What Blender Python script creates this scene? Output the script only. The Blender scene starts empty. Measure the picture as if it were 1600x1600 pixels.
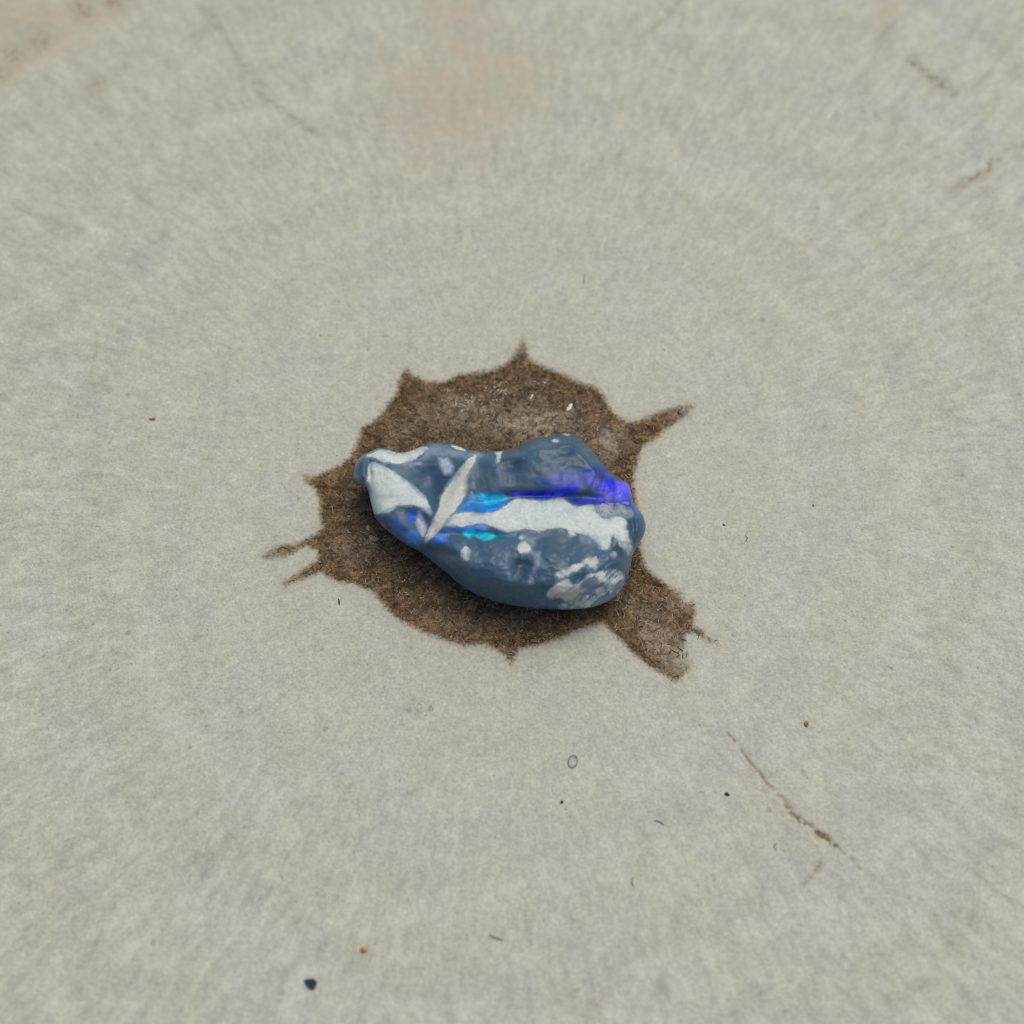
import bpy, math
import numpy as np
from mathutils import Vector

# ------------------------------------------------------------------ camera
MM = 0.001
FOV = math.radians(40.0)
ELEV = math.radians(62.0)
WIDTH = 62.6 * MM                                   # width of the view at the pith
DIST = WIDTH / 2 / math.tan(FOV / 2)
scene = bpy.context.scene
CAMP = np.array([0.0, -DIST * math.cos(ELEV), DIST * math.sin(ELEV)])
FWD = np.array([0.0, math.cos(ELEV), -math.sin(ELEV)])
UPV = np.array([0.0, math.sin(ELEV), math.cos(ELEV)])
RIGHT = np.array([1.0, 0.0, 0.0])
cam_data = bpy.data.cameras.new('camera')
cam_data.sensor_width = 36.0
cam_data.lens = 18.0 / math.tan(FOV / 2)
cam_data.clip_start = 0.002
cam_data.clip_end = 50.0
cam = bpy.data.objects.new('camera', cam_data)
scene.collection.objects.link(cam)
cam.location = CAMP
cam.rotation_euler = (math.pi / 2 - ELEV, 0, 0)
scene.camera = cam
cam_data.dof.use_dof = True
cam_data.dof.aperture_fstop = 31.0
cam_data.dof.focus_distance = DIST * 0.975

# ------------------------------------------------------------------ light
SUN_EL, SUN_AZ = math.radians(67), math.radians(36)   # azimuth clockwise from +Y (away from the viewer)
world = bpy.data.worlds.new('World')
scene.world = world
world.use_nodes = True
wn = world.node_tree.nodes
wl = world.node_tree.links
bg = wn['Background']
sky = wn.new('ShaderNodeTexSky')
sky.sky_type = 'NISHITA'
sky.sun_disc = False
sky.sun_elevation = SUN_EL
sky.sun_rotation = SUN_AZ
sky.air_density = 1.0
sky.dust_density = 7.0
sky.ozone_density = 0.6
wl.new(sky.outputs[0], bg.inputs[0])
bg.inputs[1].default_value = 0.15
sun_data = bpy.data.lights.new('sun', 'SUN')
sun_data.energy = 0.85
sun_data.angle = math.radians(42)
sun_data.color = (1.0, 0.94, 0.80)
sun = bpy.data.objects.new('sun', sun_data)
scene.collection.objects.link(sun)
sdir = Vector((math.sin(SUN_AZ) * math.cos(SUN_EL), math.cos(SUN_AZ) * math.cos(SUN_EL), math.sin(SUN_EL)))
sun.rotation_euler = sdir.to_track_quat('Z', 'Y').to_euler()
sun.location = sdir * 0.5
vs = scene.view_settings
vs.view_transform = 'Standard'
vs.look = 'None'
vs.exposure = -0.47
vs.gamma = 1.0
vs.use_curve_mapping = False
scene.cycles.filter_width = 1.05

# ------------------------------------------------------------------ helpers
TAN = math.tan(FOV / 2)
PXMM = WIDTH / 1600.0 / MM


def ray_dir(px, py):
    """direction (unit forward depth) of the sight line through a point of the 1600 px survey grid"""
    nx = (np.asarray(px, float) - 800) / 800 * TAN
    ny = (800 - np.asarray(py, float)) / 800 * TAN
    return FWD + nx[..., None] * RIGHT + ny[..., None] * UPV


def ground_pt(px, py, z=0.0):
    d = ray_dir(px, py)
    t = (z - CAMP[2]) / d[..., 2]
    return CAMP + d * t[..., None]


def world_to_px(P):
    v = P - CAMP
    dep = v @ FWD
    return 800 + 800 * (v @ RIGHT) / dep / TAN, 800 - 800 * (v @ UPV) / dep / TAN


def hash2(ix, iy, seed):
    h = (ix.astype(np.int64) * 374761393 + iy.astype(np.int64) * 668265263 + seed * 974634777) & 0xFFFFFFFF
    h = ((h ^ (h >> 13)) * 1274126177) & 0xFFFFFFFF
    return ((h ^ (h >> 16)) & 0xFFFF) / 65535.0


def vnoise(x, y, seed=0):
    ix, iy = np.floor(x), np.floor(y)
    fx, fy = x - ix, y - iy
    ix = ix.astype(np.int64); iy = iy.astype(np.int64)
    sx = fx * fx * fx * (fx * (fx * 6 - 15) + 10)
    sy = fy * fy * fy * (fy * (fy * 6 - 15) + 10)
    a = hash2(ix, iy, seed); b = hash2(ix + 1, iy, seed)
    c = hash2(ix, iy + 1, seed); d = hash2(ix + 1, iy + 1, seed)
    return (a + (b - a) * sx) * (1 - sy) + (c + (d - c) * sx) * sy


def fbm(x, y, seed=0, octv=4, gain=0.5):
    s = 0.0; amp = 1.0; tot = 0.0
    for k in range(octv):
        s = s + amp * (vnoise(x * 2 ** k + 17.3 * k, y * 2 ** k - 9.1 * k, seed + k) - 0.5)
        tot += amp; amp *= gain
    return s / tot * 2          # about -1..1


def sstep(a, b, x):
    t = np.clip((x - a) / (b - a), 0, 1)
    return t * t * (3 - 2 * t)


def inside(px, py, poly):
    r = np.zeros(px.shape, bool)
    n = len(poly)
    for i in range(n):
        x1, y1 = poly[i]; x2, y2 = poly[(i + 1) % n]
        if y1 == y2:
            continue
        c = ((y1 > py) != (y2 > py)) & (px < (x2 - x1) * (py - y1) / (y2 - y1) + x1)
        r ^= c
    return r


def seg_dist(px, py, pts, closed=True):
    d = np.full(px.shape, 1e9)
    n = len(pts)
    for i in range(n if closed else n - 1):
        x1, y1 = pts[i]; x2, y2 = pts[(i + 1) % n]
        vx, vy = x2 - x1, y2 - y1
        L = vx * vx + vy * vy + 1e-9
        t = np.clip(((px - x1) * vx + (py - y1) * vy) / L, 0, 1)
        np.minimum(d, np.hypot(px - x1 - t * vx, py - y1 - t * vy), out=d)
    return d


def sdist(px, py, poly):
    d = seg_dist(px, py, poly)
    return np.where(inside(px, py, poly), d, -d)


def gauss(px, py, cx, cy, rx, ry, rot=0.0):
    c, s = math.cos(rot), math.sin(rot)
    u = ((px - cx) * c + (py - cy) * s) / rx
    v = (-(px - cx) * s + (py - cy) * c) / ry
    return np.exp(-(u * u + v * v))


def frame(ox, oy, s, pts):
    return [(ox + x / s, oy + y / s) for x, y in pts]


def smooth_poly(pts, n=2):
    p = [tuple(q) for q in pts]
    for _ in range(n):
        q = []
        for i in range(len(p)):
            a = p[i]; b = p[(i + 1) % len(p)]
            q.append((a[0] * .75 + b[0] * .25, a[1] * .75 + b[1] * .25))
            q.append((a[0] * .25 + b[0] * .75, a[1] * .25 + b[1] * .75))
        p = q
    return p


def mesh_np(name, verts, faces, mat, parent=None, smooth=True):
    """faces: (n,3) or (n,4) integer array"""
    me = bpy.data.meshes.new(name)
    verts = np.asarray(verts, np.float32); faces = np.asarray(faces, np.int32)
    n, k = faces.shape
    me.vertices.add(len(verts)); me.vertices.foreach_set('co', verts.ravel())
    me.loops.add(n * k); me.loops.foreach_set('vertex_index', faces.ravel())
    me.polygons.add(n)
    me.polygons.foreach_set('loop_start', np.arange(0, n * k, k, dtype=np.int32))
    try:
        me.polygons.foreach_set('loop_total', np.full(n, k, np.int32))
    except Exception:
        pass
    me.update(calc_edges=True)
    me.validate()
    if smooth:
        me.polygons.foreach_set('use_smooth', np.ones(len(me.polygons), bool))
    me.materials.append(mat)
    o = bpy.data.objects.new(name, me)
    scene.collection.objects.link(o)
    if parent is not None:
        o.parent = parent
    return o


def attr(o, name, vals, typ='FLOAT'):
    a = o.data.attributes.new(name, typ, 'POINT')
    a.data.foreach_set({'FLOAT': 'value', 'FLOAT_COLOR': 'color'}[typ], np.asarray(vals, np.float32).ravel())


def tag(o, label=None, cat=None, group=None, kind=None):
    if label: o['label'] = label
    if cat: o['category'] = cat
    if group: o['group'] = group
    if kind: o['kind'] = kind
    return o


class NT:
    """small node-tree builder"""
    def __init__(self, name):
        self.m = bpy.data.materials.new(name)
        self.m.use_nodes = True
        self.t = self.m.node_tree
        self.b = self.t.nodes['Principled BSDF']

    def n(self, typ, **kw):
        nd = self.t.nodes.new(typ)
        for k, v in kw.items():
            setattr(nd, k, v)
        return nd

    def put(self, sock, v):
        if isinstance(v, bpy.types.NodeSocket):
            self.t.links.new(v, sock)
        elif v is not None:
            sock.default_value = v

    def math(self, op, a, b=None, c=None, clamp=False):
        nd = self.n('ShaderNodeMath', operation=op, use_clamp=clamp)
        self.put(nd.inputs[0], a)
        if b is not None: self.put(nd.inputs[1], b)
        if c is not None: self.put(nd.inputs[2], c)
        return nd.outputs[0]

    def vmath(self, op, a, b=None, out=0):
        nd = self.n('ShaderNodeVectorMath', operation=op)
        self.put(nd.inputs[0], a)
        if b is not None: self.put(nd.inputs['Scale' if op == 'SCALE' else 1], b)
        return nd.outputs[out]

    def noise(self, vec, scale, detail=3, rough=0.5, dist=0.0, col=False):
        nd = self.n('ShaderNodeTexNoise')
        self.put(nd.inputs['Vector'], vec)
        nd.inputs['Scale'].default_value = scale
        nd.inputs['Detail'].default_value = detail
        nd.inputs['Roughness'].default_value = rough
        nd.inputs['Distortion'].default_value = dist
        return nd.outputs['Color' if col else 0]

    def voro(self, vec, scale, feature='F1', rnd=1.0):
        nd = self.n('ShaderNodeTexVoronoi', feature=feature)
        self.put(nd.inputs['Vector'], vec)
        nd.inputs['Scale'].default_value = scale
        nd.inputs['Randomness'].default_value = rnd
        return nd

    def rng(self, v, a, b, c=0.0, d=1.0, smooth=True):
        nd = self.n('ShaderNodeMapRange', interpolation_type='SMOOTHSTEP' if smooth else 'LINEAR')
        nd.clamp = True
        self.put(nd.inputs[0], v)
        for i, q in enumerate((a, b, c, d)):
            nd.inputs[i + 1].default_value = q
        return nd.outputs[0]

    def mix(self, f, a, b, blend='MIX'):
        nd = self.n('ShaderNodeMix', data_type='RGBA', blend_type=blend)
        self.put(nd.inputs[0], f)
        for s, v in ((nd.inputs[6], a), (nd.inputs[7], b)):
            self.put(s, (*v, 1.0) if isinstance(v, tuple) and len(v) == 3 else v)
        return nd.outputs[2]

    def scale_col(self, col, f):
        return self.vmath('SCALE', col, f)

    def attr(self, name, out='Fac'):
        nd = self.n('ShaderNodeAttribute', attribute_name=name)
        return nd.outputs[out]

    def coord(self):
        return self.n('ShaderNodeTexCoord').outputs['Object']

    def bump(self, h, dist, strength=1.0, normal=None):
        nd = self.n('ShaderNodeBump')
        nd.inputs['Strength'].default_value = strength
        nd.inputs['Distance'].default_value = dist
        self.put(nd.inputs['Height'], h)
        if normal is not None: self.put(nd.inputs['Normal'], normal)
        return nd.outputs[0]

    def out(self, **kw):
        for k, v in kw.items():
            nm = {'color': 'Base Color', 'rough': 'Roughness', 'normal': 'Normal', 'spec': 'Specular IOR Level',
                  'coat': 'Coat Weight', 'coat_rough': 'Coat Roughness', 'sss': 'Subsurface Weight',
                  'sss_scale': 'Subsurface Scale', 'ior': 'IOR'}[k]
            self.put(self.b.inputs[nm], (*v, 1.0) if isinstance(v, tuple) and len(v) == 3 else v)
        return self.m


# ------------------------------------------------------------------ wood surface
PITH = ground_pt(np.array(803.0), np.array(792.0))[:2]

HEART = [(817, 524), (824, 545), (826, 560), (836, 566), (857, 575), (885, 586), (902, 596), (931, 604), (942, 615), (952, 636),
         (962, 647), (975, 655), (990, 659), (1010, 651), (1032, 642), (1055, 635), (1075, 631), (1085, 635), (1077, 648),
         (1057, 660), (1037, 674), (1022, 688), (1006, 697), (1000, 707), (996, 725), (991, 740), (990, 760), (994, 775),
         (997, 800), (997, 840), (1000, 857), (1004, 870), (1010, 886), (1019, 896), (1032, 906), (1047, 917), (1062, 925), (1071, 929),
         (1066, 937), (1082, 939), (1087, 953), (1085, 969), (1082, 977), (1095, 983), (1106, 992), (1121, 1002), (1131, 1010),
         (1124, 1012), (1106, 1003), (1091, 993), (1078, 988), (1070, 995), (1071, 1012), (1076, 1030), (1077, 1043),
         (1069, 1054), (1056, 1066), (1043, 1058), (1030, 1050), (1014, 1041), (1001, 1030), (988, 1021), (975, 1006),
         (962, 993), (951, 982), (942, 974), (931, 976), (914, 981), (894, 988), (883, 995), (863, 1001), (844, 1007), (824, 1012),
         (811, 1013), (806, 1026), (798, 1041), (790, 1026), (775, 1015), (755, 1006), (727, 1009), (707, 1004), (685, 997), (665, 989),
         (645, 980), (625, 970), (612, 960), (597, 942), (585, 927), (570, 919), (550, 912), (527, 909), (510, 900), (500, 895),
         (482, 902), (462, 911), (445, 918), (440, 911), (457, 900), (477, 887), (492, 877), (497, 870), (495, 861), (480, 855),
         (465, 857), (460, 864), (437, 872), (415, 875), (408, 869), (420, 859), (437, 852), (462, 850), (482, 841), (497, 832),
         (504, 822), (500, 810), (499, 795), (499, 782), (494, 767), (477, 752), (470, 741), (487, 744), (505, 739), (520, 732),
         (530, 727), (540, 720), (550, 710), (556, 697), (562, 680), (564, 667), (580, 660), (595, 647), (607, 630), (620, 612),
         (622, 597), (629, 580), (636, 576), (645, 586), (660, 594), (672, 597), (695, 596), (715, 586), (745, 581), (765, 579),
         (790, 569), (799, 560), (809, 542)]

CRACKS = [  # centreline, half width px, strength
    ([(1138, 1146), (1146, 1154), (1164, 1178), (1172, 1190)], 1.8, .8),
    ([(1172, 1190), (1190, 1212), (1198, 1222), (1216, 1238)], 2.0, .8),
    ([(1222, 1246), (1232, 1262), (1244, 1275), (1256, 1285), (1268, 1292)], 3.6, 1.15),
    ([(1278, 1302), (1290, 1310), (1306, 1320)], 4.0, 1.6),
    ([(1306, 1320), (1330, 1340), (1346, 1358)], 1.6, .9),
    ([(1346, 1358), (1362, 1385), (1372, 1410), (1400, 1440)], 1.0, .25),
    ([(1258, 1380), (1272, 1362), (1282, 1346)], 3.6, .55),
    ([(318, 8), (345, 45), (380, 100), (410, 148), (440, 172), (500, 215)], 4.0, .45),
    ([(1000, 55), (1030, 30), (1066, -4)], 3.6, .55),
    ([(1425, 95), (1450, 118), (1490, 145)], 6.5, .75),
    ([(1490, 295), (1522, 278), (1560, 248)], 5.0, .62),
    ([(352, 1268), (318, 1330), (300, 1356), (282, 1400), (262, 1450)], 1.8, .30),
    ([(120, 1520), (140, 1495), (165, 1440), (182, 1410)], 1.8, .28),
    ([(0, 1500), (40, 1455), (70, 1430)], 1.8, .30),
    ([(50, 1190), (90, 1170), (120, 1148)], 2.0, .28),
    ([(822, 1410), (824, 1450), (829, 1500)], 1.4, .28),
    ([(592, 1330), (588, 1420), (578, 1510), (556, 1580)], 1.4, .22),
    ([(924, 1540), (932, 1570), (944, 1604)], 2.0, .40),
    ([(1520, 1360), (1560, 1392), (1600, 1415)], 2.0, .30),
    ([(1380, 1380), (1420, 1440), (1470, 1490)], 2.5, .14),
    ([(1290, 842), (1335, 846), (1372, 848)], 1.8, .15),
    ([(120, 770), (200, 766), (285, 768)], 2.2, .10),
    ([(900, 940), (880, 985), (868, 1000)], 1.5, .25),
    ([(1060, 1290), (1110, 1370), (1150, 1440)], 1.2, .16),
]
TANS = [  # soft tan patches in the far sapwood: outline, strength, softness px
    ([(655, -20), (760, -20), (785, 70), (850, 90), (850, 140), (790, 200), (740, 246), (650, 240), (600, 170), (610, 100), (680, 90)], .75, 80),
    ([(-20, -20), (230, -20), (150, 60), (80, 100), (40, 130), (-20, 140)], .75, 60),
    ([(1370, -20), (1410, -20), (1400, 30), (1370, 50)], .75, 22),
    ([(120, 100), (170, 130), (150, 160), (110, 150)], .35, 30),
]


SPOTS = [(590, 1024, 5, .30), (574, 1298, 6, .32), (353, 1309, 5, .36), (493, 1399, 8, .30), (103, 1015, 8, .30), (197, 794, 5, .30),
         (128, 15, 18, .62), (178, 2, 14, .70), (62, 65, 18, .52), (20, 85, 16, .60), (0, 118, 14, .5), (155, 130, 18, .40), (1040, 125, 8, .28),
         (998, 304, 8, .26), (1410, 256, 9, .26), (1500, 742, 9, .30), (1515, 1432, 18, .36), (1480, 1470, 16, .28), (1440, 1540, 18, .30), (1395, 1560, 12, .36), (466, 780, 6, .22), (1200, 610, 4, .28),
         (640, 1240, 6, .22), (700, 1330, 7, .22), (830, 1525, 8, .25), (660, 1540, 7, .3), (430, 1170, 7, .2), (1300, 990, 6, .2)]
WORN = [(830, 660, 62, 24, 0.0, 1.0), (952, 692, 22, 24, .6, .9), (1035, 1005, 26, 60, -.7, .8), (1000, 650, 60, 10, -.4, .55), (720, 640, 60, 22, 0, .5),
        (540, 860, 40, 25, 0, .25), (700, 975, 70, 20, .3, .3)]
FADE = [(1085, 634, 34, .55), (1131, 1010, 34, .8), (408, 869, 32, .5), (441, 915, 30, .35), (817, 526, 22, .45), (1072, 1030, 24, .55),
        (470, 742, 18, .4), (798, 1038, 16, .4), (1075, 930, 18, .6)]


def build_wood():
    # rings crowd where the view is sharp and spread towards the rim of the log
    rr = [0.35]
    while rr[-1] < 75:
        r = rr[-1]
        rr.append(r + (0.16 if r < 4 else 0.07 + max(0, r - 16) * 0.0042))
    while rr[-1] < 420:
        rr.append(rr[-1] * 1.12)
    rr = np.array(rr) * MM
    NA = 1400
    th = np.linspace(0, 2 * np.pi, NA, endpoint=False)
    R, T = np.meshgrid(rr, th, indexing='ij')
    X = PITH[0] + R * np.cos(T); Y = PITH[1] + R * np.sin(T)
    P = np.stack([X.ravel(), Y.ravel(), np.zeros(X.size)], 1)
    px, py = world_to_px(P)
    beyond = (P[:, 1] < CAMP[1] + 0.01)
    px[beyond] = 9e3; py[beyond] = 9e3
    heart = np.full(len(P), -80.0)
    near = (px > 320) & (px < 1220) & (py > 440) & (py < 1140)
    heart[near] = np.clip(sdist(px[near], py[near], HEART), -80, 80)
    crack = np.zeros(len(P))
    for pts, w, s in CRACKS:
        xs = [p[0] for p in pts]; ys = [p[1] for p in pts]
        m = (px > min(xs) - 30) & (px < max(xs) + 30) & (py > min(ys) - 30) & (py < max(ys) + 30)
        if not m.any(): continue
        wob = fbm(px[m] / 14, py[m] / 14, 71, 3)
        d = seg_dist(px[m] + wob * 4, py[m] + wob * 3, pts, closed=False)
        wid = w * (0.75 + 0.9 * np.clip(vnoise(px[m] / 9, py[m] / 9, 5), 0, 1))
        crack[m] = np.maximum(crack[m], s * np.exp(-(d / wid) ** 2))
    tan = np.zeros(len(P))
    for pts, s, soft in TANS:
        xs = [p[0] for p in pts]; ys = [p[1] for p in pts]
        m = (px > min(xs) - 90) & (px < max(xs) + 90) & (py > min(ys) - 90) & (py < max(ys) + 90)
        if not m.any(): continue
        d = sdist(px[m], py[m], pts) + 18 * fbm(px[m] / 50, py[m] / 50, 33, 3)
        tan[m] = np.maximum(tan[m], s * sstep(-soft * .6, soft * .6, d))
    for sx, sy, sw, ss in SPOTS:
        m = (np.abs(px - sx) < 30) & (np.abs(py - sy) < 30)
        d = np.hypot(px[m] - sx + 3 * fbm(px[m] / 5, py[m] / 5, 78, 2), (py[m] - sy + 3 * fbm(px[m] / 5, py[m] / 5, 79, 2)) * 1.3)
        crack[m] = np.maximum(crack[m], ss * np.exp(-(d / sw) ** 2))
    worn = np.zeros(len(P))
    for cx, cy, rx, ry, rot, w in WORN:
        worn = np.maximum(worn, w * gauss(px, py, cx, cy, rx, ry, rot))
    fade = np.zeros(len(P))
    for cx, cy, rad_, w in FADE:
        fade = np.maximum(fade, w * gauss(px, py, cx, cy, rad_, rad_))
    # relief: sawn fuzz, slow undulation, sunken heart, open checks
    xm, ym = P[:, 0] / MM, P[:, 1] / MM
    hin = sstep(-4, 6, heart + 5 * fbm(xm / .35, ym / .35, 8, 3))
    fall = sstep(0.085, 0.05, R.ravel())
    z = 0.05 * fbm(xm / 7, ym / 7, 3, 3) + 0.020 * fbm(xm / 0.42, ym / 0.42, 11, 3) * fall
    lr = np.log(R.ravel() / MM)
    z += 0.0 * lr * fall * (1 - hin)
    z -= hin * (0.02 + 0.035 * fbm(xm / 0.3, ym / 0.3, 13, 3))
    z -= crack ** 2 * 0.05
    P[:, 2] = z * MM
    P[:, 2] -= P[:, 2].max() - 0.02 * MM
    nr = len(rr)
    i = np.arange(nr - 1)[:, None] * NA; j = np.arange(NA)[None, :]; j2 = (j + 1) % NA
    F = np.stack([(i + j), (i + NA + j), (i + NA + j2), (i + j2)], -1).reshape(-1, 4)
    # closing disc in the middle (under the stone)
    c = len(P)
    P = np.vstack([P, [PITH[0], PITH[1], P[:NA, 2].mean()]])
    heart = np.append(heart, 80); crack = np.append(crack, 0); tan = np.append(tan, 0)
    worn = np.append(worn, 0); fade = np.append(fade, 0)
    q = np.arange(0, NA, 2)
    cap = np.stack([np.full(len(q), c), q, q + 1, (q + 2) % NA], 1)
    F = np.vstack([F, cap])
    o = mesh_np('wood_surface', P, F, wood_material())
    attr(o, 'heart', heart); attr(o, 'crack', crack); attr(o, 'tan', tan); attr(o, 'worn', worn); attr(o, 'fade', fade)
    tag(o, 'pale weathered end grain of a sawn log with brown star-shaped heart', None, None, 'structure')
    return o


def wood_material():
    t = NT('weathered_end_grain')
    co = t.coord()
    rel = t.vmath('SUBTRACT', co, (float(PITH[0]), float(PITH[1]), 0))
    rel = t.vmath('MULTIPLY', rel, (1, 1, 0))
    mm = t.vmath('SCALE', rel, 1000.0)
    rad = t.vmath('LENGTH', mm, out=1)
    nrm = t.vmath('NORMALIZE', mm)
    lg = t.math('LOGARITHM', t.math('MAXIMUM', rad, 0.3), math.e)
    cmb = t.n('ShaderNodeCombineXYZ')
    t.put(cmb.inputs[2], lg)
    lgs = t.vmath('SCALE', cmb.outputs[0], 1.0)
    lp = t.vmath('ADD', t.vmath('SCALE', nrm, 52.0), t.vmath('SCALE', lgs, 17.0))     # rays: narrow in angle, long in radius
    lpf = t.vmath('ADD', t.vmath('SCALE', nrm, 95.0), t.vmath('SCALE', lgs, 16.0))
    # base tints
    big = t.noise(mm, 0.17, 5, .68)
    sep = t.n('ShaderNodeSeparateXYZ'); t.put(sep.inputs[0], mm)
    lean = t.math('MULTIPLY', t.math('SUBTRACT', sep.outputs[0], sep.outputs[1]), .0016)      # greyer weathering to one side
    arc = t.math('SINE', t.math('MULTIPLY', t.math('ADD', rad, t.math('MULTIPLY', t.noise(mm, 0.07, 2, .5), 14.0)), 0.55))
    cool = t.rng(t.math('ADD', t.math('ADD', big, lean), t.math('MULTIPLY', arc, t.rng(rad, 10, 22, 0, .05))), .36, .66)
    base = t.mix(cool, (0.446, 0.472, 0.380), (0.436, 0.466, 0.414))
    med = t.noise(mm, 0.5, 4, .6)
    base = t.mix(t.rng(med, .3, .7), t.scale_col(base, .95), t.scale_col(base, 1.05))
    base = t.mix(t.rng(t.noise(mm, 0.9, 3, .6), .5, .75, 0, .35), base, (0.47, 0.487, 0.405))
    # faint growth rings, wandering
    warp = t.noise(mm, 0.09, 2, .5)
    ph = t.math('ADD', rad, t.math('MULTIPLY', warp, 9.0))
    ring = t.math('SINE', t.math('MULTIPLY', ph, 0.95))
    ring2 = t.math('SINE', t.math('MULTIPLY', ph, 2.3))
    rg = t.math('MULTIPLY', t.math('ADD', ring, t.math('MULTIPLY', ring2, .6)), t.rng(rad, 11, 26, .006, .028))
    far = t.rng(rad, 4, 34, .1, 1.0)
    ray = t.noise(lp, 1.0, 3, .6)
    ray2 = t.noise(lpf, 1.0, 3, .6)
    fine = t.noise(mm, 1.7, 4, .65)
    fine2 = t.noise(mm, 4.6, 3, .6)
    v = t.math('MULTIPLY_ADD', t.math('MULTIPLY', t.math('SUBTRACT', ray, .5), far), .58, 1.0)
    v = t.math('ADD', v, t.math('MULTIPLY', t.math('MULTIPLY', t.math('SUBTRACT', ray2, .5), far), .20))
    v = t.math('ADD', v, t.math('MULTIPLY', t.math('SUBTRACT', fine, .5), .60))
    v = t.math('ADD', v, t.math('MULTIPLY', t.math('SUBTRACT', fine2, .5), .60))
    v = t.math('ADD', v, t.math('MULTIPLY', t.math('SUBTRACT', t.noise(mm, 7.5, 2, .6), .5), .62))
    v = t.math('ADD', v, rg)
    pale = t.scale_col(base, v)
    # scattered grey pores and weather stains
    pv = t.voro(mm, 0.85)
    pr = t.n('ShaderNodeSeparateColor'); t.put(pr.inputs[0], pv.outputs['Color'])
    psz = t.math('MULTIPLY', pr.outputs[0], .11)
    pore = t.math('MULTIPLY', t.rng(t.math('SUBTRACT', t.math('ADD', pv.outputs['Distance'], t.math('MULTIPLY', t.math('SUBTRACT', fine2, .5), .2)), psz), 0.0, .09, 1, 0),
                  t.rng(pr.outputs[1], .45, 1.0, 0, .50))
    pale = t.mix(pore, pale, (0.20, 0.20, 0.165))
    pv2 = t.voro(mm, 1.9)
    pr2 = t.n('ShaderNodeSeparateColor'); t.put(pr2.inputs[0], pv2.outputs['Color'])
    pore2 = t.math('MULTIPLY', t.rng(t.math('ADD', pv2.outputs['Distance'], t.math('MULTIPLY', t.math('SUBTRACT', fine2, .5), .35)), .03, .16, 1, 0), t.rng(pr2.outputs[0], .62, 1.0, 0, .70))
    pale = t.mix(pore2, pale, (0.19, 0.19, 0.155))
    fleck = t.rng(t.noise(lp, .85, 3, .6), .60, .74, 0, .5)
    pale = t.mix(fleck, pale, (0.56, 0.58, 0.49))
    spk = t.rng(t.noise(mm, 6.5, 2, .6), .63, .76, 0, .55)
    pale = t.mix(spk, pale, (0.62, 0.63, 0.54))
    strk = t.math('MULTIPLY', t.rng(t.noise(lp, .62, 2, .5), .60, .78, 0, .50), far)
    pale = t.mix(strk, pale, (0.31, 0.305, 0.25))
    dk = t.rng(t.noise(mm, 3.2, 3, .6), .60, .76, 0, .45)
    pale = t.mix(dk, pale, (0.31, 0.31, 0.255))
    # tan patches
    tn = t.math('MULTIPLY', t.attr('tan'), t.rng(t.noise(mm, .5, 4, .65), .34, .60, .30, 1.0))
    pale = t.mix(tn, pale, (0.435, 0.395, 0.295))
    # brown heart, fibrous margin
    h = t.attr('heart')
    edge = t.math('MULTIPLY', t.math('SUBTRACT', t.noise(mm, 4.5, 3, .65), .5), 16.0)
    edge = t.math('ADD', edge, t.math('MULTIPLY', t.math('SUBTRACT', ray2, .5), 7.0))
    hd = t.math('ADD', h, edge)
    fade = t.attr('fade')
    worn = t.attr('worn')
    hm = t.rng(hd, -6.0, 6.0)
    hm = t.math('MULTIPLY', hm, t.math('SUBTRACT', 1.0, t.math('MULTIPLY', fade, t.rng(fine2, .35, .6, .55, 1.1)), clamp=True), clamp=True)
    # darker red-brown rim, greyer and rubbed inside
    inner = t.rng(h, 6, 60)
    bro = t.mix(inner, (0.136, 0.092, 0.048), (0.124, 0.093, 0.056))
    bro = t.mix(t.math('MULTIPLY', fade, .7), bro, (0.26, 0.175, 0.08))
    bn = t.noise(mm, 1.1, 4, .65)
    bro = t.mix(t.rng(bn, .35, .7), t.scale_col(bro, .62), t.scale_col(bro, 1.30))
    fib = t.noise(mm, 5.5, 4, .72, 1.2)
    hray = t.noise(t.vmath('ADD', t.vmath('SCALE', nrm, 30.0), t.vmath('SCALE', lgs, 7.0)), 1.0, 4, .65)
    bro = t.scale_col(bro, t.rng(fib, .33, .67, .35, 1.75))
    bro = t.scale_col(bro, t.rng(hray, .30, .70, .72, 1.32))
    lightp = t.math('MULTIPLY_ADD', worn, t.rng(t.noise(mm, 1.6, 4, .65), .36, .62, .05, 1.0), t.rng(t.noise(mm, .62, 3, .6), .56, .74, 0, .35), clamp=True)
    bro = t.mix(lightp, bro, t.scale_col(t.mix(0.0, (0.40, 0.345, 0.26), (0.3, 0.3, 0.3)), t.rng(fib, .3, .7, .55, 1.3)))
    col = t.mix(hm, pale, bro)
    halo = t.math('MULTIPLY', t.rng(h, -26, 0, 0, .28), t.rng(med, .3, .7, .2, 1.0))
    col = t.mix(t.math('MULTIPLY', halo, t.math('SUBTRACT', 1.0, hm)), col, (0.40, 0.345, 0.24))
    # checks
    cr = t.attr('crack')
    cm = t.math('MULTIPLY', cr, t.rng(t.noise(mm, 2.2, 3, .65), .40, .60, .08, 1.1), clamp=True)
    col = t.mix(cm, col, (0.175, 0.122, 0.055))
    bh = t.math('ADD', t.math('MULTIPLY', fine, .7), t.math('MULTIPLY', fine2, .6))
    bh = t.math('ADD', bh, t.math('MULTIPLY', fib, .5))
    nb = t.bump(bh, 0.00010, .6)
    return t.out(color=col, rough=t.rng(hm, 0, 1, .60, .85), spec=t.rng(hm, 0, 1, .5, .12), normal=nb)


wood = build_wood()

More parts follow.
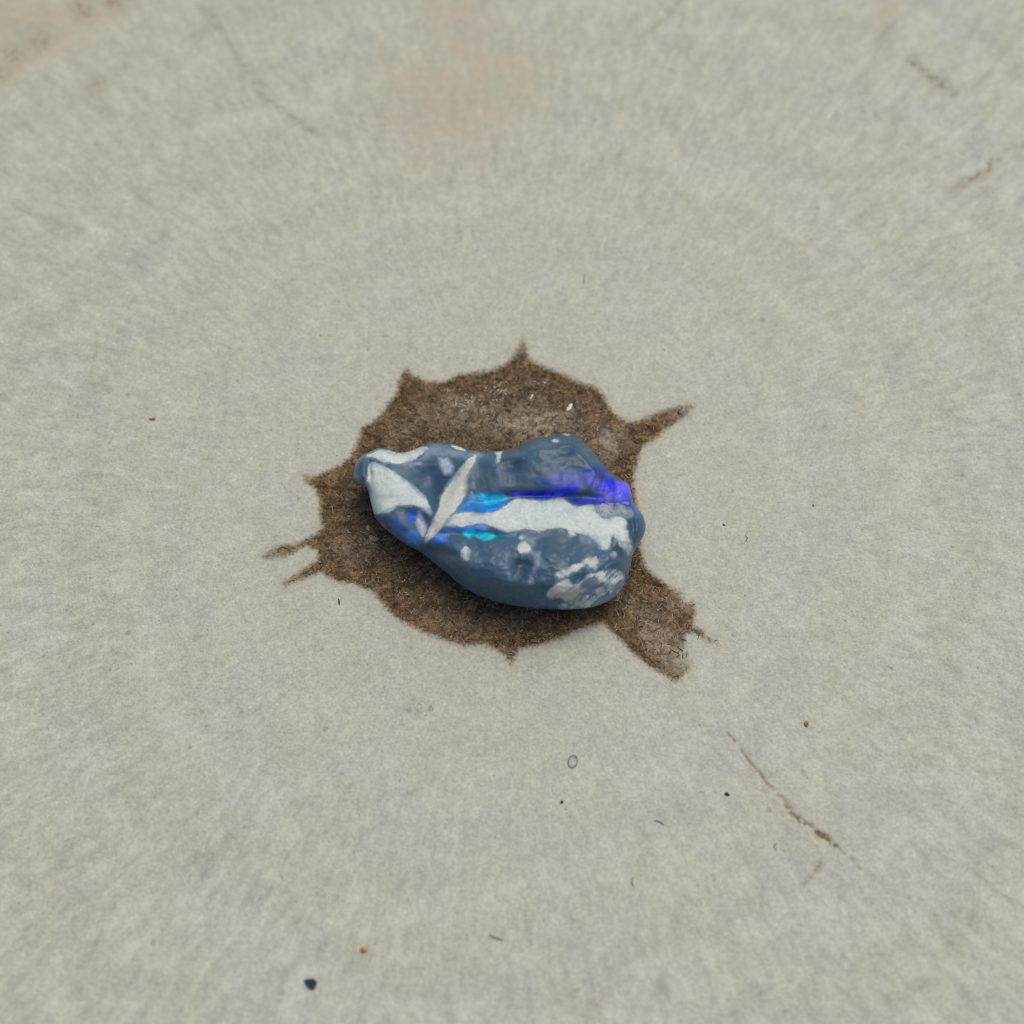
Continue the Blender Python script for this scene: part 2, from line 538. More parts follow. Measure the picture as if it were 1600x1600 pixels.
# ------------------------------------------------------------------ opal
OUT_F = (540, 660, 3.265)
OUT = smooth_poly(frame(*OUT_F, [
    (40, 250), (55, 200), (75, 175), (120, 150), (160, 130), (200, 128), (235, 145), (275, 155), (320, 148), (370, 128), (420, 108),
    (480, 100), (540, 105), (590, 125), (630, 140), (680, 150), (730, 150), (790, 145), (850, 140), (890, 120), (930, 90), (980, 73),
    (1050, 75), (1080, 60), (1120, 55), (1180, 60), (1210, 80), (1215, 105), (1245, 125), (1270, 155), (1310, 200), (1350, 250),
    (1400, 290), (1440, 308), (1460, 360), (1465, 410), (1500, 450), (1525, 490), (1533, 535), (1520, 580), (1495, 620),
    (1465, 670), (1450, 750), (1430, 820), (1390, 880), (1320, 925), (1230, 950), (1120, 955), (1020, 952), (920, 945), (830, 930),
    (730, 905), (650, 870), (580, 825), (520, 770), (450, 715), (390, 665), (320, 630), (250, 585), (190, 530), (150, 490),
    (135, 440), (120, 370), (105, 325), (60, 310), (38, 290)]), 2)
A1 = (530, 660, 6.154)       # survey frames used for tracing
A2 = (770, 660, 6.154)
A3 = (640, 780, 4.0)


BAND_LINE = [(690, 812), (740, 806), (800, 806), (860, 806), (920, 812), (960, 826), (980, 850)]
VEIN_LINE = [(738, 708), (725, 750), (712, 785), (690, 815), (666, 846)]
FACET = frame(*A1, [(290, 390), (330, 385), (400, 410), (500, 460), (600, 530), (700, 600), (780, 670), (840, 740), (872, 820),
                    (888, 885), (850, 870), (800, 830), (740, 800), (650, 790), (560, 805), (500, 850), (430, 870), (350, 890),
                    (322, 860), (300, 740), (280, 620), (240, 572), (280, 540), (278, 450)])
STONE_Z0 = 2.35 * MM
TILT = math.radians(7)
PN = np.array([0.0, -math.sin(TILT), math.cos(TILT)])
P0 = ground_pt(np.array(785.0), np.array(815.0), STONE_Z0)


def relief(px, py, d):
    """height of the stone towards the viewer above its girdle, in mm"""
    low = sstep(790, 890, py)
    w = 20 + 18 * low - 6 * sstep(640, 560, px) + 5 * low * fbm(px / 45, py / 45, 55, 2)
    q = np.clip(d / w, 0, 1)
    rnd = np.sqrt(np.clip(1 - (1 - q) ** 2, 0, 1))
    bev = 1 - np.log1p(np.exp(np.clip((1 - d / w) * 9, -30, 30))) / 9.0      # planed bevel with a soft arris
    h = 1.15 * rnd * (1 - low) + low * (0.70 * rnd + 1.65 * bev)
    h = h + 0.6 * (1 - np.exp(-np.clip(d, 0, None) / 55.0))
    e = sstep(0, 22, d)
    h = h + e * 0.30 * np.exp(-(seg_dist(px, py, BAND_LINE, False) / 26) ** 2)
    h = h + e * 0.32 * np.exp(-(seg_dist(px, py, VEIN_LINE, False) / 13) ** 2)
    h = h - e * 0.75 * gauss(px, py, 668, 755, 34, 26, -0.5)          # scooped hollow left of the vein
    h = h + e * 0.25 * gauss(px, py, 618, 768, 34, 34)
    h = h - e * 0.50 * gauss(px, py, 655, 812, 22, 10, .5)            # notch under the white facet
    h = h - e * 0.30 * gauss(px, py, 800, 727, 17, 12)                # dimple on the upper edge
    h = h - e * 0.35 * gauss(px, py, 770, 785, 38, 9, -.1)            # groove holding the cyan flash
    h = h - e * 0.45 * gauss(px, py, 860, 776, 75, 8, .03)            # groove above the white band
    h = h - e * 0.25 * gauss(px, py, 745, 836, 55, 7, .05)
    h = h - e * 0.42 * gauss(px, py, 815, 886, 15, 19)                # hollow in the lower face
    h = h + e * 0.14 * gauss(px, py, 838, 880, 6, 16, .1)
    h = h + e * 0.10 * gauss(px, py, 792, 880, 5, 18, -.1)
    h = h - 0.45 * sstep(0, 9, px - 905 - (py - 700) * .9) * sstep(760, 700, py) * e * 0.6
    h = h - e * 0.30 * np.exp(-((px - 577 + (py - 740) * -.05) / 5) ** 2) * sstep(772, 752, py)   # neck of the left knob
    h = h - e * 0.45 * np.exp(-((px - 987 - (py - 800) * .05) / 6) ** 2) * sstep(780, 800, py) * sstep(880, 850, py)
    h = h + e * 0.0085 * np.clip(790 - py, 0, 110) * sstep(725, 790, px) * sstep(985, 930, px)      # upper face leans towards the viewer
    lump = fbm(px / 21, py / 17, 172, 3) * (sstep(830, 870, py) * .8 + sstep(930, 975, px) * .8 + .25)
    h = h + e * 0.13 * lump
    # planes on the violet corner
    fac = gauss(px, py, 945, 762, 42, 26)
    vx = np.floor((px + .35 * py) / 17); fr = (px + .35 * py) / 17 - vx
    h = h + fac * 0.10 * (hash2(vx.astype(np.int64), np.zeros_like(vx, np.int64), 3) + (fr - .5) * 1.1 * (hash2(vx.astype(np.int64), np.ones_like(vx, np.int64), 9) - .5))
    # weathered pits at the lower right, shell-like ripples elsewhere
    pit = sstep(850, 930, px + .5 * (py - 900)) * sstep(855, 900, py)
    u = (px + py) / 1.414; v = (py - px) / 1.414
    rid = 1 - np.abs(fbm(u / 12, v / 42, 40, 3)) * 2
    h = h + e * pit * 0.20 * (rid - .5)
    h = h + e * (0.20 * fbm(px / 60, py / 60, 50, 2) + 0.032 * fbm(px / 20, py / 20, 60, 2))
    h = h - e * 0.05 * np.abs(fbm(px / 26, py / 20, 64, 2))
    return h


def opal_point(px, py, off=0.0, back=False):
    d = np.maximum(sdist(px, py, OUT), 0)
    rd = ray_dir(px, py)
    tb = ((P0 - CAMP) @ PN) / (rd @ PN)
    ln = np.linalg.norm(rd, axis=-1)
    if back:
        q = np.clip(d / 60, 0, 1)
        dep = 3.4 * np.sqrt(np.clip(1 - (1 - q) ** 2, 0, 1)) + 2.2 * q * q
        P = CAMP + rd * (tb + dep * MM / ln)[..., None]
        P[..., 2] = np.maximum(P[..., 2], 0.01 * MM + 0.06 * MM * np.abs(fbm(px / 30, py / 30, 90, 2)))
        return P
    h = relief(px, py, d) + off
    return CAMP + rd * (tb - h * MM / ln)[..., None]


def srgb(r, g, b):
    f = lambda c: (c / 255 / 12.92) if c / 255 <= .04045 else ((c / 255 + .055) / 1.055) ** 2.4
    return np.array([f(r), f(g), f(b)])


FLASH = [  # outline, colour of the play of colour, weight, softness px
    (frame(*A2, [(440, 580), (560, 505), (700, 470), (830, 470), (860, 570), (820, 650), (640, 660), (500, 640)]), (40, 74, 172), .7, 9),
    (frame(*A2, [(185, 668), (480, 662), (640, 650), (700, 600), (780, 560), (840, 560), (850, 640), (740, 690), (660, 715), (480, 728), (300, 722), (190, 712)]), (24, 44, 188), 1, 4),
    (frame(*A2, [(190, 680), (250, 672), (300, 690), (250, 708), (195, 705)]), (66, 66, 232), 1, 2),
    (frame(*A2, [(490, 680), (530, 668), (565, 685), (545, 708), (500, 706)]), (66, 64, 235), 1, 2),
    (frame(*A2, [(600, 675), (650, 668), (670, 690), (640, 712), (600, 706)]), (66, 64, 240), 1, 2),
    (frame(*A2, [(855, 475), (900, 435), (950, 455), (990, 520), (1010, 590), (950, 625), (890, 590)]), (28, 62, 186), .95, 3),
    (frame(*A2, [(950, 430), (1010, 400), (1080, 440), (1100, 520), (1050, 570), (985, 560)]), (44, 58, 142), .9, 4),
    (frame(*A2, [(740, 700), (850, 735), (960, 690), (1060, 690), (1150, 735), (1250, 755), (1340, 755), (1348, 810), (1240, 810), (1100, 800), (960, 795), (840, 805), (760, 775)]), (28, 50, 170), .9, 4),
    (frame(*A2, [(1000, 610), (1060, 585), (1085, 525), (1150, 525), (1200, 575), (1220, 690), (1180, 745), (1120, 705), (1050, 665), (1000, 655)]), (34, 44, 208), 1, 4),
    (frame(*A2, [(1005, 600), (1060, 590), (1075, 630), (1040, 650), (1005, 640)]), (74, 62, 250), 1, 2),
    (frame(*A2, [(1130, 690), (1180, 640), (1205, 720), (1180, 745)]), (76, 74, 250), 1, 3),
    (frame(*A2, [(1178, 575), (1290, 563), (1330, 640), (1335, 735), (1260, 740), (1205, 722)]), (84, 88, 242), 1, 3),
    (frame(*A2, [(1230, 765), (1320, 770), (1310, 790), (1250, 780)]), (120, 120, 240), .9, 2),
    (frame(*A2, [(1335, 770), (1380, 810), (1420, 890), (1390, 930), (1340, 900)]), (58, 104, 172), .8, 6),
    (frame(*A1, [(1130, 860), (1200, 760), (1290, 690), (1400, 670), (1560, 685), (1640, 720), (1625, 790), (1570, 835), (1480, 865), (1350, 875), (1230, 860)]), (18, 118, 190), .85, 5),
    (frame(*A1, [(1280, 730), (1390, 690), (1480, 700), (1610, 715), (1600, 750), (1500, 790), (1400, 800), (1380, 760)]), (8, 162, 205), 1, 4),
    (frame(*A1, [(1400, 830), (1500, 800), (1590, 770), (1600, 800), (1520, 850), (1420, 868)]), (22, 128, 225), .95, 3),
    (frame(*A1, [(1000, 1015), (1130, 1005), (1280, 990), (1420, 990), (1440, 1030), (1340, 1050), (1200, 1050), (1030, 1050)]), (58, 122, 212), .85, 4),
    (frame(*A1, [(1400, 1050), (1530, 1040), (1680, 1050), (1700, 1090), (1600, 1130), (1480, 1130)]), (26, 108, 138), .75, 6),
    (frame(*A1, [(1180, 1050), (1260, 1025), (1330, 1055), (1480, 1060), (1505, 1100), (1440, 1132), (1360, 1122), (1290, 1085), (1250, 1118), (1205, 1090)]), (16, 180, 208), 1, 3),
    (frame(*A1, [(880, 1085), (960, 1055), (1050, 1085), (1050, 1140), (960, 1165), (880, 1145)]), (40, 108, 205), .9, 3),
    (frame(*A1, [(600, 1065), (700, 1035), (780, 1075), (815, 1150), (760, 1185), (650, 1150)]), (66, 136, 218), .95, 4),
    (frame(*A1, [(655, 885), (700, 850), (745, 855), (748, 945), (690, 955), (655, 925)]), (36, 92, 205), .9, 3),
    (frame(*A1, [(510, 1005), (560, 985), (605, 1040), (565, 1065)]), (42, 104, 205), .85, 4),
    (frame(*A1, [(470, 940), (560, 900), (650, 940), (640, 1010), (540, 1000)]), (52, 88, 150), .6, 8),
]
MILK_GLINT = [  # clouded, paler jelly inside the stone, and sky glints painted as pale colour
    (frame(*A1, [(965, 345), (1040, 340), (1100, 430), (1080, 490), (1010, 495), (975, 430)]), 1.0, 5),  # painted highlight: sky reflected by a small facet
    (frame(*A1, [(680, 410), (790, 380), (790, 400), (690, 430)]), .5, 3),
    (frame(*A1, [(800, 240), (900, 215), (1060, 240), (1200, 290), (1240, 350), (1100, 330), (950, 310), (800, 350)]), .35, 6),
    (frame(*A1, [(1230, 300), (1340, 270), (1380, 310), (1330, 380), (1280, 440), (1240, 400)]), .40, 5),
    (frame(*A1, [(130, 480), (200, 540), (250, 600), (200, 640), (140, 580)]), .30, 5),
    (frame(*A1, [(340, 960), (420, 960), (440, 1020), (370, 1020)]), .45, 4),
    (frame(*A2, [(370, 1245), (460, 1250), (440, 1400), (400, 1450), (385, 1420), (400, 1340)]), .42, 4),  # painted sky reflection on the right rim of the lower hollow
    (frame(*A2, [(90, 1240), (160, 1240), (150, 1420), (180, 1520), (150, 1520)]), .28, 5),  # painted sky reflection on the hollow's left rim
    (frame(*A2, [(270, 1100), (420, 1110), (400, 1180), (280, 1170)]), .35, 5),
    (frame(*A2, [(340, 1510), (380, 1500), (390, 1550), (345, 1560)]), .45, 3),
    (frame(*A2, [(840, 1090), (950, 1110), (930, 1160), (850, 1140)]), .35, 5),
    (frame(*A1, [(960, 1270), (1150, 1290), (1380, 1330), (1380, 1380), (1100, 1370)]), .18, 8),
]


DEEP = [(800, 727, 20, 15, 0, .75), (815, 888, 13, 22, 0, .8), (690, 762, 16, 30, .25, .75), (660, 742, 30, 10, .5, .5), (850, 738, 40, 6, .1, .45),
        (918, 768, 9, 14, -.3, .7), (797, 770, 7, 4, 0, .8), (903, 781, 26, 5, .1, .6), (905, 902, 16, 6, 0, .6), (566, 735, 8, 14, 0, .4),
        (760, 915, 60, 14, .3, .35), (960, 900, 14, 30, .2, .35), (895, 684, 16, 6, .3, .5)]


def opal_material():
    t = NT('blue_grey_opal')
    co = t.vmath('SCALE', t.coord(), 1000.0)
    n1 = t.noise(co, .35, 3, .55)
    n2 = t.noise(co, 1.6, 4, .6)
    body = t.mix(t.rng(n1, .3, .7), (0.043, 0.100, 0.168), (0.064, 0.136, 0.212))
    body = t.mix(t.rng(n2, .45, .8, 0, .35), body, (0.074, 0.140, 0.195))
    body = t.mix(t.rng(t.noise(co, .5, 2, .5), .5, .68, 0, .45), body, (0.046, 0.112, 0.150))
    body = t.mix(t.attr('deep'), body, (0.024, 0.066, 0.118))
    milk_glint = t.math('MULTIPLY', t.attr('milk_glint'), t.rng(n2, .25, .6, .6, 1.1), clamp=True)
    body = t.mix(milk_glint, body, (0.40, 0.52, 0.65))  # pale tint shared by the clouding and the painted glints
    fw = t.attr('flash_weight')
    fl = t.attr('flash', 'Color')
    n3 = t.noise(co, 2.2, 3, .6)
    fl = t.scale_col(fl, t.rng(n3, .3, .7, .75, 1.25))
    col = t.mix(fw, body, fl)
    sp = t.voro(co, 2.3)
    spr = t.n('ShaderNodeSeparateColor'); t.put(spr.inputs[0], sp.outputs['Color'])
    spk = t.math('MULTIPLY', t.rng(sp.outputs['Distance'], .05, .13, .45, 0), t.rng(spr.outputs[0], .86, .93))
    col = t.mix(spk, col, (0.42, 0.47, 0.47))
    bh = t.math('ADD', t.math('MULTIPLY', n2, .8), t.math('MULTIPLY', t.noise(co, 5.0, 3, .6), .25))
    nb = t.bump(bh, 0.00007, .5)
    rough = t.rng(n2, .3, .7, .20, .42)
    return t.out(color=col, rough=rough, spec=.24, normal=nb, coat=.12, coat_rough=.25, ior=1.45, sss=.12, sss_scale=0.0006)


def crust_material(name, a, b, spots=(0.30, 0.24, 0.18), amt=.35, hole=.25, jag=6.0):
    t = NT(name)
    co = t.vmath('SCALE', t.coord(), 1000.0)
    n1 = t.noise(co, .8, 4, .6)
    n2 = t.noise(co, 5.0, 3, .6)
    col = t.mix(t.rng(n1, .3, .7), a, b)
    col = t.scale_col(col, t.rng(n2, .25, .75, .88, 1.10))
    col = t.mix(t.rng(t.noise(co, .7, 4, .65), .48, .68, 0, .38), col, (0.36, 0.46, 0.52))
    st = t.math('MULTIPLY', t.rng(t.noise(co, 1.5, 4, .65), .60, .74), amt)
    col = t.mix(st, col, spots)
    mg = t.math('ADD', t.attr('margin'), t.math('MULTIPLY', t.math('SUBTRACT', t.noise(co, 2.6, 4, .65), .5), jag))
    wide = t.math('MULTIPLY', t.rng(mg, .5, 9.0, .75, 0), t.rng(t.noise(co, 1.0, 3, .6), .42, .62))
    thin = t.math('MAXIMUM', t.math('MAXIMUM', t.rng(mg, .0, 3.0, 1, 0), wide), t.math('MULTIPLY', t.rng(t.noise(co, 2.4, 4, .7), .58, .76), hole))
    col = t.mix(thin, col, (0.150, 0.225, 0.285))
    nb = t.bump(t.math('ADD', n1, t.math('MULTIPLY', n2, .5)), 0.00004, .5)
    return t.out(color=col, rough=.62, spec=.3, normal=nb)


def build_opal():
    # front and back shells share the girdle
    NT_, NR = 1000, 150
    cx, cy = 780.0, 815.0
    ang = np.linspace(0, 2 * np.pi, NT_, endpoint=False)
    O = np.array(OUT)
    rb = np.zeros(NT_)
    ca, sa = np.cos(ang), np.sin(ang)
    for k in range(len(O)):                             # outline radius along each angle
        x1, y1 = O[k] - (cx, cy); x2, y2 = O[(k + 1) % len(O)] - (cx, cy)
        ex, ey = x2 - x1, y2 - y1
        den = ca * ey - sa * ex
        with np.errstate(all='ignore'):
            tt = (x1 * ey - y1 * ex) / den
            uu = (x1 * sa - y1 * ca) / den
        ok = (np.abs(den) > 1e-12) & (uu >= 0) & (uu <= 1) & (tt > 0)
        rb[ok] = np.maximum(rb[ok], tt[ok])
    s = np.sin(np.linspace(0.004, 1, NR) * np.pi / 2) ** 0.9
    s[-1] = 1.0
    S, _ = np.meshgrid(s, ang, indexing='ij')
    PX = cx + S * (rb * ca)[None, :]; PY = cy + S * (rb * sa)[None, :]
    pxf, pyf = PX.ravel(), PY.ravel()
    front = opal_point(pxf, pyf)
    sb = np.sin(np.linspace(0.02, 1, 40) * np.pi / 2)[:-1]
    SB, _ = np.meshgrid(sb, ang, indexing='ij')
    bx, by = (cx + SB * (rb * ca)[None, :]).ravel(), (cy + SB * (rb * sa)[None, :]).ravel()
    back = opal_point(bx, by, back=True)
    nf = len(front)
    V = np.vstack([front, back])
    j = np.arange(NT_)[None, :]; j2 = (j + 1) % NT_
    i = np.arange(NR - 1)[:, None] * NT_
    Ff = np.stack([i + j, i + j2, i + NT_ + j2, i + NT_ + j], -1).reshape(-1, 4)
    ib = nf + np.arange(len(sb) - 1)[:, None] * NT_
    Fb = np.stack([ib + j, ib + NT_ + j, ib + NT_ + j2, ib + j2], -1).reshape(-1, 4)
    last = nf + (len(sb) - 1) * NT_
    jj = np.arange(NT_); jj2 = (jj + 1) % NT_
    rim = (NR - 1) * NT_
    Fr = np.stack([last + jj, rim + jj, rim + jj2, last + jj2], 1)
    c0 = len(V); V = np.vstack([V, front[:NT_].mean(0), back[:NT_].mean(0)])
    q = np.arange(0, NT_, 2)
    C0 = np.stack([np.full(len(q), c0), (q + 2) % NT_, q + 1, q], 1)
    C1 = np.stack([np.full(len(q), c0 + 1), nf + q, nf + q + 1, nf + (q + 2) % NT_], 1)
    base = np.array([P0[0], P0[1], 0.0])
    root = bpy.data.objects.new('rough_opal', None)
    root.empty_display_size = 0.004
    scene.collection.objects.link(root)
    root.location = base
    body = mesh_np('stone_body', V - base, np.vstack([Ff[:, ::-1], Fb[:, ::-1], Fr[:, ::-1], C0[:, ::-1], C1[:, ::-1]]), opal_material(), root)
    allx = np.concatenate([pxf, bx, [cx, cx]]); ally = np.concatenate([pyf, by, [cy, cy]])
    isf = np.concatenate([np.ones(nf), np.zeros(len(bx)), [1, 0]])
    wx = allx + 1.8 * fbm(allx / 9, ally / 9, 101, 3); wy = ally + 1.8 * fbm(allx / 9, ally / 9, 111, 3)
    col = np.zeros((len(allx), 4)); col[:, 3] = 1; wgt = np.zeros(len(allx))
    for poly, c, w, soft in FLASH:
        a = w * sstep(-soft, soft, sdist(wx, wy, poly)) * isf
        c = np.clip(srgb(*c) * 1.12, 0, .95)
        nw = a + wgt * (1 - a)
        k = np.where(nw > 1e-5, a / np.maximum(nw, 1e-5), 0)[:, None]
        col[:, :3] = col[:, :3] * (1 - k) + c * k
        wgt = nw
    milk_glint = np.zeros(len(allx))
    for poly, w, soft in MILK_GLINT:
        milk_glint = np.maximum(milk_glint, w * sstep(-soft, soft, sdist(wx, wy, poly)) * isf)
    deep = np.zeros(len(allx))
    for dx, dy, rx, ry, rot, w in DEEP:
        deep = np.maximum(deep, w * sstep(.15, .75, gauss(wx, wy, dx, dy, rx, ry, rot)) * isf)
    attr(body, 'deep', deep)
    attr(body, 'flash', col, 'FLOAT_COLOR'); attr(body, 'flash_weight', wgt); attr(body, 'milk_glint', milk_glint)
    tag(root, 'rough blue-grey opal with white bands and violet-blue flashes on the brown heart of the wood', 'opal')
    body['label'] = 'blue-grey body of the opal with violet, blue and cyan flashes'
    return root, base


opal, OPAL_BASE = build_opal()

WHITE = crust_material('white_potch', (0.50, 0.60, 0.595), (0.58, 0.665, 0.65))
CREAM = crust_material('cream_potch', (0.53, 0.57, 0.525), (0.60, 0.64, 0.595), (0.40, 0.30, 0.22), .5)
GREYC = crust_material('grey_grainy_crust', (0.20, 0.24, 0.26), (0.42, 0.46, 0.45), (0.26, 0.18, 0.12), .7, .8, 14.0)
BEIGE = crust_material('beige_potch', (0.47, 0.48, 0.43), (0.56, 0.57, 0.51), hole=.6, jag=12.0)
PITTED = crust_material('pitted_white_potch', (0.50, 0.60, 0.60), (0.60, 0.68, 0.66), hole=.5, jag=10.0)
LILAC = crust_material('lilac_potch', (0.42, 0.48, 0.60), (0.52, 0.58, 0.66))


CRUSTS = []


def crust(name, poly, mat, thick=.07, soft=3.5, rag=2.0, seed=0, label=None, rough=0.0, sm=1, web=None):
    """a skin of white potch lying on the stone, its margin dipping under the surface"""
    poly = smooth_poly(poly, sm)
    thick = thick * .32
    CRUSTS.append(poly)
    xs = [p[0] for p in poly]; ys = [p[1] for p in poly]
    st = 1.0
    gx = np.arange(min(xs) - 6, max(xs) + 6, st); gy = np.arange(min(ys) - 6, max(ys) + 6, st)
    PX, PY = np.meshgrid(gx, gy)
    sd = sdist(PX, PY, poly) + 1.3 + rag * fbm(PX / 7, PY / 7, 200 + seed, 3)
    if web is not None:                                 # keep only the crests of the weathered ripples
        ridge = 1 - np.abs(fbm((PX + PY) / 1.414 / 12, (PY - PX) / 1.414 / 42, 40, 3)) * 2 + .25 * fbm(PX / 6, PY / 6, 210, 3)
        sd = np.minimum(sd, (ridge - web) * 12)
    ds = sdist(PX, PY, OUT)
    off = thick * np.clip(sd / soft, -1, 1)
    off = np.where(off > 0, thick * np.sin(np.clip(off / thick, 0, 1) * np.pi / 2), off)
    off = off + (rough * fbm(PX / 5, PY / 5, 300 + seed, 3) if rough else 0) * sstep(0, soft, sd)
    P = opal_point(PX.ravel(), PY.ravel(), off.ravel()) - OPAL_BASE
    ok = (sd > -soft * .9) & (ds > 0.3)
    ny, nx = PX.shape
    idx = np.arange(ny * nx).reshape(ny, nx)
    q = ok[:-1, :-1] & ok[1:, :-1] & ok[:-1, 1:] & ok[1:, 1:]
    F = np.stack([idx[:-1, :-1][q], idx[1:, :-1][q], idx[1:, 1:][q], idx[:-1, 1:][q]], 1)
    used, inv = np.unique(F, return_inverse=True)
    o = mesh_np(name, P[used], inv.reshape(F.shape), mat, opal)
    attr(o, 'margin', sd.ravel()[used])
    if label: o['label'] = label
    return o


crust('white_facet', FACET, WHITE, .05, 2.5, .8, 1, 'broad white triangular face at the narrow end')
crust('white_vein', frame(*A1, [(1245, 345), (1330, 300), (1300, 390), (1237, 480), (1218, 560), (1228, 660), (1180, 760), (1110, 850),
      (1060, 910), (1010, 980), (950, 1050), (890, 1110), (840, 1158), (812, 1130), (850, 1060), (880, 990), (910, 920), (955, 840),
      (972, 740), (1010, 660), (1080, 560), (1140, 480), (1190, 410)]), CREAM, .07, 2.5, .8, 2, 'cream vein running slantwise across the stone')
crust('white_sliver', frame(*A1, [(752, 865), (780, 868), (815, 950), (842, 1000), (825, 1085), (800, 1120), (765, 1045), (742, 960)]), LILAC, .05, 2.5, .6, 3,
      'small lilac-white sliver beside the slanting vein')
crust('white_band', frame(*A1, [(1050, 925), (1130, 878), (1230, 862), (1350, 880), (1440, 868)]) + frame(*A2, [
      (0, 868), (80, 830), (160, 768), (230, 733), (310, 740), (400, 750), (480, 757), (560, 745), (650, 735), (700, 750), (745, 792),
      (830, 815), (900, 795), (970, 798), (995, 850), (1060, 915), (1110, 925), (1150, 900), (1250, 905), (1290, 950), (1280, 1010),
      (1310, 1060), (1302, 1100), (1335, 1160), (1338, 1210), (1312, 1285), (1283, 1240), (1230, 1200), (1190, 1120), (1152, 1080),
      (1132, 1110), (1132, 1170), (1090, 1232), (1040, 1212), (1000, 1150), (940, 1100), (860, 1080), (780, 1052), (700, 1027),
      (600, 1015), (540, 1025), (480, 1052), (420, 1047), (340, 1020), (250, 1030), (150, 1066), (80, 1040), (0, 1003)])
      + frame(*A1, [(1400, 975), (1320, 970), (1260, 990), (1180, 1002), (1100, 1003), (1015, 1002), (1035, 960)]),
      WHITE, .10, 3.0, 1.2, 4, 'long white band across the middle of the stone', .028)
crust('grey_crust', frame(*A2, [(1000, 810), (1060, 775), (1150, 780), (1250, 800), (1330, 830), (1345, 890), (1300, 925), (1250, 910),
      (1150, 905), (1105, 935), (1040, 915), (985, 860)]), GREYC, .06, 3.0, 3.5, 5, 'grainy grey crust at the right end of the white band', .10)
crust('top_crust', frame(*A1, [(250, 325), (320, 285), (400, 262), (500, 268), (560, 290), (650, 285), (720, 258), (770, 228), (860, 238),
      (830, 280), (770, 320), (725, 360), (650, 392), (560, 398), (480, 392), (400, 368), (330, 338)]), WHITE, .06, 3.0, 1.5, 6,
      'white crust along the upper edge near the narrow end', .02)
crust('pale_patch', frame(*A1, [(1070, 225), (1130, 225), (1210, 262), (1215, 280), (1140, 262)]), WHITE, .04, 2.5, 1.0, 7)
crust('pale_patch', frame(*A2, [(20, 290), (95, 272), (75, 315), (62, 378), (38, 385), (42, 330)]), WHITE, .05, 2.5, .6, 8, sm=0)
crust('pale_patch', frame(*A2, [(575, 165), (625, 165), (630, 188), (580, 190)]), WHITE, .05, 2.5, .8, 9)
crust('pale_patch', frame(*A2, [(670, 100), (740, 108), (735, 125), (680, 118)]), WHITE, .05, 2.0, .8, 10)
crust('beige_patch', frame(*A3, [(848, 603), (900, 540), (945, 510), (985, 503), (1020, 540), (1082, 538), (1070, 580), (1040, 610),
      (1020, 648), (990, 652), (970, 625), (930, 610), (880, 617)]), BEIGE, .05, 2.5, 3.2, 11, 'beige triangular patch low on the stone')
crust('white_hook', frame(*A3, [(918, 465), (950, 440), (978, 448), (1000, 422), (1060, 412), (1090, 385), (1130, 367), (1172, 368), (1178, 410),
      (1152, 452), (1128, 440), (1112, 405), (1080, 422), (1062, 452), (1000, 468), (972, 485), (950, 505), (922, 498)]), PITTED, .06, 2.5, 4.0, 12,
      'hook-shaped white patch on the lower right', .02)
crust('pale_streaks', frame(*A3, [(1040, 540), (1120, 480), (1200, 450), (1290, 440), (1345, 470), (1335, 540), (1290, 600), (1230, 650), (1120, 690),
      (1010, 696), (920, 680), (960, 650), (1010, 655), (1050, 610)]), PITTED, .045, 3.0, 2.0, 20, 'thin pale streaks over the pitted lower right corner', .02, web=.60)
for k, (x, y, rx, ry) in enumerate([(718, 306, 42, 34), (350, 342, 26, 40), (1015, 215, 18, 18), (1278, 350, 17, 14), (705, 243, 14, 14)]):
    crust('white_spot', frame(*A3, [(x + rx * math.cos(a) * 1.0, y + ry * math.sin(a) * 1.0) for a in np.linspace(0, 2 * math.pi, 12, endpoint=False)]),
          WHITE, .045, 3.0, 3.6, 30 + k, 'round white spot in the middle of the lower face' if k == 0 else None)



def cloud_margins():
    """the jelly clouds over where it grades into the white potch"""
    body = next(o for o in opal.children if o.name.startswith('stone_body'))
    n = len(body.data.vertices)
    co = np.zeros(n * 3, np.float32); body.data.vertices.foreach_get('co', co)
    P = co.reshape(-1, 3).astype(float) + OPAL_BASE
    px, py = world_to_px(P)
    m = np.zeros(n, np.float32)
    body.data.attributes['milk_glint'].data.foreach_get('value', m)
    jit = 2.5 * fbm(px / 8, py / 8, 640, 3)
    for k, poly in enumerate(CRUSTS):
        xs = [p[0] for p in poly]; ys = [p[1] for p in poly]
        q = (px > min(xs) - 12) & (px < max(xs) + 12) & (py > min(ys) - 12) & (py < max(ys) + 12) & (P[:, 2] > 0.0005)
        if q.any():
            m[q] = np.maximum(m[q], .40 * sstep(-4, 0.5, sdist(px[q], py[q], poly) + jit[q]))
    body.data.attributes['milk_glint'].data.foreach_set('value', m)


cloud_margins()

# ------------------------------------------------------------------ loose bits lying on the wood
rng = np.random.default_rng(7)


def simple_mat(name, c, rough=.8, var=.3, scale=6.0):
    t = NT(name)
    co = t.vmath('SCALE', t.coord(), 1000.0)
    n = t.noise(co, scale, 3, .6)
    return t.out(color=t.scale_col(t.mix(.0, c, c), t.rng(n, .25, .75, 1 - var, 1 + var)), rough=rough, spec=.25,
                 normal=t.bump(n, 0.00003, .6))


